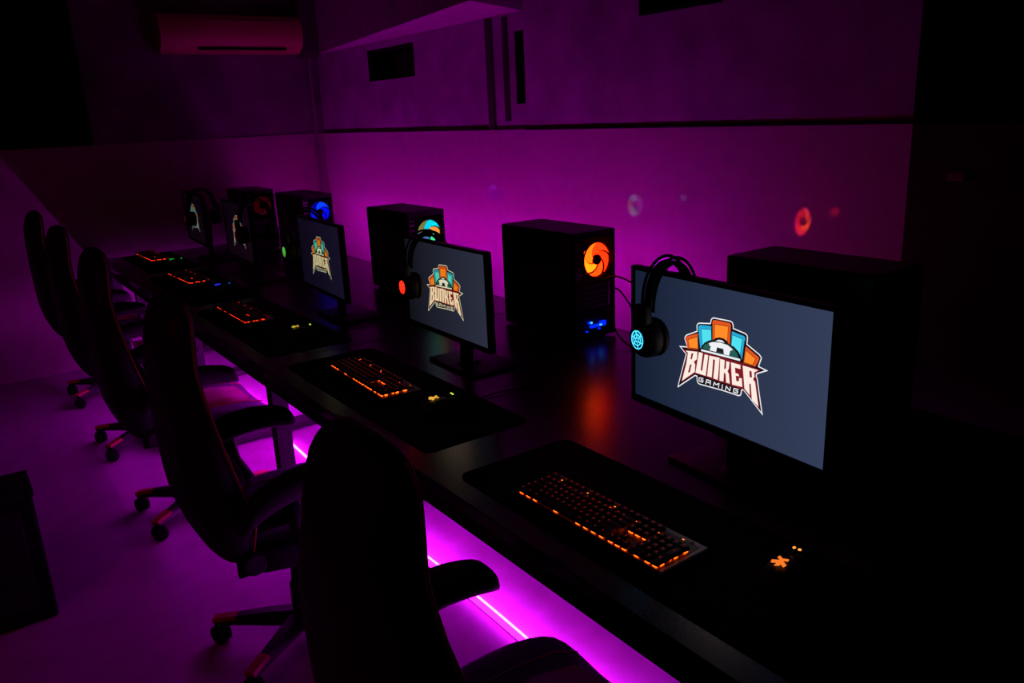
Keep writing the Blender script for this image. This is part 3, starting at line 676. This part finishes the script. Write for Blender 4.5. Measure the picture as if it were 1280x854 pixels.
# cables behind the second tower
def cable(pts, label, r=.0035):
    P = [Vector(p) for p in pts]; sm = []
    for i in range(len(P) - 1):
        p0, p1, p2, p3 = P[max(i - 1, 0)], P[i], P[i + 1], P[min(i + 2, len(P) - 1)]
        for k in range(8):
            t = k / 8; sm.append(.5 * ((2 * p1) + (p2 - p0) * t + (2 * p0 - 5 * p1 + 4 * p2 - p3) * t * t + (-p0 + 3 * p1 - 3 * p2 + p3) * t ** 3))
    sm.append(P[-1]); m = MB(); m.tube(sm, r, n=8)
    tag(m.build('power_cable', M_blk_matte, smooth='all'), label, 'cable', 'cables at the back of the desks')
cable([(1.975, 2.185, .985), (1.985, 2.12, .99), (2.0, 2.03, .955), (2.02, 1.95, .88), (2.03, 1.88, .79), (2.06, 1.80, .7535)], 'thin black cable arching out of the orange-fan tower', .0035)
cable([(2.0, 2.190, .94), (2.01, 2.15, .93), (2.03, 2.10, .86), (2.04, 2.06, .79), (2.07, 2.02, .7535)], 'lower black cable drooping behind the orange-fan tower', .0035)
cable([(1.96, 2.185, .855), (1.95, 2.14, .84), (1.94, 2.08, .78), (1.93, 1.95, .7535), (1.95, 1.6, .7535)], 'black cable lying on the desk between the two nearest towers', .003)

# ------------------------------------------------------------------ cabinet at the far left
cb = empty('cabinet', (-.32, 2.985, 0)); tag(cb, 'low shallow black cabinet on the floor at the left edge of the room', 'cabinet')
m = MB(); m.box((0, 0, .225), (.79, .22, .45), bev=.012); m.build('body', M_blk_matte, cb)
m = MB(); m.box((0, 0, .457), (.80, .23, .014), bev=.004); m.build('top_board', M_blk, cb)
m = MB(); m.box((0, -.113, .235), (.70, .008, .36), bev=.003); m.build('front_panel', M_blk, cb)

# ------------------------------------------------------------------ gaming chairs
def ringpts(xc, z, hw, th, wing, tilt, n=20, e=.75):
    out = []
    for k in range(n):
        a = 2 * PI * k / n; c, s = math.cos(a), math.sin(a)
        y = hw * math.copysign(abs(c) ** e, c); x = th * math.copysign(abs(s) ** e, s)
        u = abs(y) / hw
        x += wing * max(0, (u - .45) / .55) ** 1.6 * (.5 + .5 * s)
        out.append(Vector((xc + x * math.cos(tilt), y, z - x * math.sin(tilt))))
    return out
def make_chair():
    root = empty('gaming_chair', (0, 0, 0))
    BACK = [(-.205, .43, .19, .030, .02), (-.235, .48, .215, .042, .06), (-.262, .57, .245, .046, .115), (-.270, .66, .260, .046, .105), (-.272, .74, .266, .046, .075), (-.274, .82, .262, .045, .050),
            (-.276, .89, .242, .045, .035), (-.276, .955, .200, .044, .025), (-.275, 1.02, .165, .046, .02), (-.268, 1.085, .150, .050, .02), (-.258, 1.145, .138, .046, .015), (-.252, 1.18, .108, .034, .01), (-.250, 1.197, .065, .016, 0)]
    b = MB(); b.loft([ringpts(x, z, hw, th, wg, -.06) for (x, z, hw, th, wg) in BACK]); bk = b.build('backrest', M_leather, root, smooth='all', subd=1)
    for sgn in (-1, 1):
        p = MB(); p.tube([(x + wg * .62 + th * .30, sgn * (hw * .998 + .001), z) for (x, z, hw, th, wg) in BACK[1:-1]], .0032, n=6); p.build('red_piping', M_redpipe, bk, smooth='all')['label'] = 'red piping along the edge of the backrest'
    lb = MB(); lb.loft([[Vector((-.215 + x, .13 * math.copysign(abs(math.cos(a)) ** .6, math.cos(a)), .66 + .07 * math.sin(a) * s_)) for a in [2 * PI * k / 12 for k in range(12)]] for (x, s_) in ((-.02, .7), (.01, 1), (.045, .9), (.06, .5))]); lb.build('lumbar_cushion', M_leather, root, smooth='all')
    s = MB(); SEAT = [(-.20, .20, .035, .0), (-.17, .235, .05, .0), (-.05, .255, .052, .0), (.10, .262, .05, .0), (.20, .255, .046, -.004), (.255, .235, .036, -.012), (.275, .20, .018, -.02)]
    rings = []
    for (x, hw, th, dz) in SEAT:
        ring = []
        for k in range(24):
            a = 2 * PI * k / 24; c, sn = math.cos(a), math.sin(a)
            y = hw * math.copysign(abs(c) ** .6, c); z = th * math.copysign(abs(sn) ** .7, sn)
            if sn > 0: z += .030 * max(0, (abs(y) / hw - .5) / .5) ** 1.5
            ring.append(Vector((x, y, .450 + z * (1.35 if sn < 0 else 1) + dz)))
        rings.append(ring)
    s.loft(rings); st = s.build('seat', M_leather, root, smooth='all', subd=1)
    for sgn in (-1, 1):
        p = MB(); p.tube([(x, sgn * hw * .62, .455 + th * .98 + dz + .004) for (x, hw, th, dz) in SEAT[1:-1]], .003, n=6); p.build('red_piping', M_redpipe, st, smooth='all')['label'] = 'red piping along the seat'
    pl = MB(); pl.box((0, 0, .372), (.22, .18, .035), bev=.006); pl.box((-.02, -.13, .368), (.025, .16, .014), bev=.004); pl.build('tilt_plate', M_steel, root)
    for sgn in (-1, 1):
        br = MB(); br.box((-.19, sgn * .208, .460), (.08, .014, .08), bev=.005); q = br.build('back_bracket', M_blk_matte, root)
        bc = MB(); bc.lathe((-.185, sgn * .215, .455), (0, sgn, 0), [(.034, 0), (.034, .010), (.028, .014)], n=18); bc.build('hinge_cover', M_blk, q)
    si = MB(); si.loft([[Vector((x, sx * w_, .450 + z)) for (sx, z) in ((-1, th * .9), (-1, th + .006), (-.5, th + .010), (.5, th + .010), (1, th + .006), (1, th * .9))] for (x, w_, th) in ((-.12, .10, .048), (.0, .125, .049), (.12, .125, .047), (.22, .11, .034))])
    si.build('seat_insert', M_redseat, root, smooth='all')['label'] = 'dark red seat panel'
    for sgn in (-1, 1):
        ar = MB(); y = sgn * .275
        path = [(-.235, .590, .018), (-.20, .632, .028), (-.14, .664, .034), (-.07, .682, .038), (.0, .688, .039), (.06, .682, .038), (.115, .669, .035), (.134, .660, .027)]
        rings = []
        for (x, z, h) in path:
            rings.append([Vector((x - (h * math.sin(a) * .25), y + .040 * math.copysign(abs(math.cos(a)) ** .6, math.cos(a)), z + h * math.copysign(abs(math.sin(a)) ** .7, math.sin(a)))) for a in [2 * PI * k / 16 for k in range(16)]])
        ar.loft(rings); pad = ar.build('armrest', M_arm, root, smooth='all', subd=1)
        sp = MB(); sp.tube([(-.09, y, .67), (-.075, y, .56), (-.03, y - sgn * .01, .47), (-.01, y - sgn * .06, .415), (.0, y - sgn * .14, .40)], [.022, .022, .02, .018, .016], n=10); sp.build('support', M_blk, pad, smooth='all')
    gl = MB(); gl.lathe((0, 0, .10), (0, 0, 1), [(.034, 0), (.034, .11), (.026, .12), (.026, .2), (.018, .21), (.018, .27)], n=18); gl.build('gas_lift', M_blk, root, smooth=True)
    hb = MB(); hb.lathe((0, 0, .065), (0, 0, 1), [(.045, 0), (.052, .012), (.052, .045), (.04, .055)], n=20); base = hb.build('base_hub', M_blk, root, smooth=True)
    for k in range(5):
        a = 2 * PI * k / 5; d = Vector((math.cos(a), math.sin(a), 0)); n = Vector((-d.y, d.x, 0))
        lg = MB(); rings = []
        for (r, w_, z0, z1) in ((.035, .026, .066, .118), (.12, .023, .068, .112), (.21, .020, .070, .100), (.285, .018, .070, .090)):
            rings.append([d * r + n * w_ + Vector((0, 0, z0)), d * r - n * w_ + Vector((0, 0, z0)), d * r - n * w_ * .7 + Vector((0, 0, z1)), d * r + n * w_ * .7 + Vector((0, 0, z1))])
        lg.loft(rings); leg = lg.build('leg', M_blk, root)
        cp = MB(); rings = []
        for (r, w_, z0, z1) in ((.215, .0205, .0705, .1015), (.29, .019, .0695, .092)):
            rings.append([d * r + n * w_ + Vector((0, 0, z1 - .012)), d * r - n * w_ + Vector((0, 0, z1 - .012)), d * r - n * w_ * .74 + Vector((0, 0, z1)), d * r + n * w_ * .74 + Vector((0, 0, z1))])
        cp.loft(rings); c_ = cp.build('leg_cap', M_red, leg); c_['label'] = 'red cap on the leg'
        cs = MB(); ce = d * .275; sw = (n * .8 + d * .6).normalized()
        for q in (-1, 1): cs.lathe(ce + sw * (q * .007) + Vector((0, 0, .030)), sw * q, [(.030, 0), (.030, .012), (.024, .016)], n=20)
        cs.cyl(ce + Vector((0, 0, .03)), ce + Vector((0, 0, .078)), .008, n=10)
        cs.box(ce + Vector((0, 0, .052)), (.03, .03, .024), bev=.006)
        cs.build('caster', M_blk_matte, root, smooth=True)
    return root
ch = make_chair()
cspots = [(.675, .99, .0, 'gaming chair nearest the camera, seen as a tall black silhouette'),
          (.70, 2.21, .0, 'second gaming chair from the camera, red piping down its back'),
          (.70, 3.36, .0, 'third gaming chair from the camera, behind the second one'),
          (.70, 4.36, .0, 'fourth gaming chair from the camera, deep in the row'),
          (.70, 5.36, .0, 'farthest gaming chair, its headrest leftmost in the row')]
for i, (x, y, rz, lb) in enumerate(cspots):
    o = ch if i == 0 else copy_tree(ch)
    o.location = (x, y, 0); o.rotation_euler = (0, 0, rz)
    if i == 0: o.scale = (1, 1, .975)
    tag(o, lb, 'chair', 'black and red gaming chairs in front of the desks')
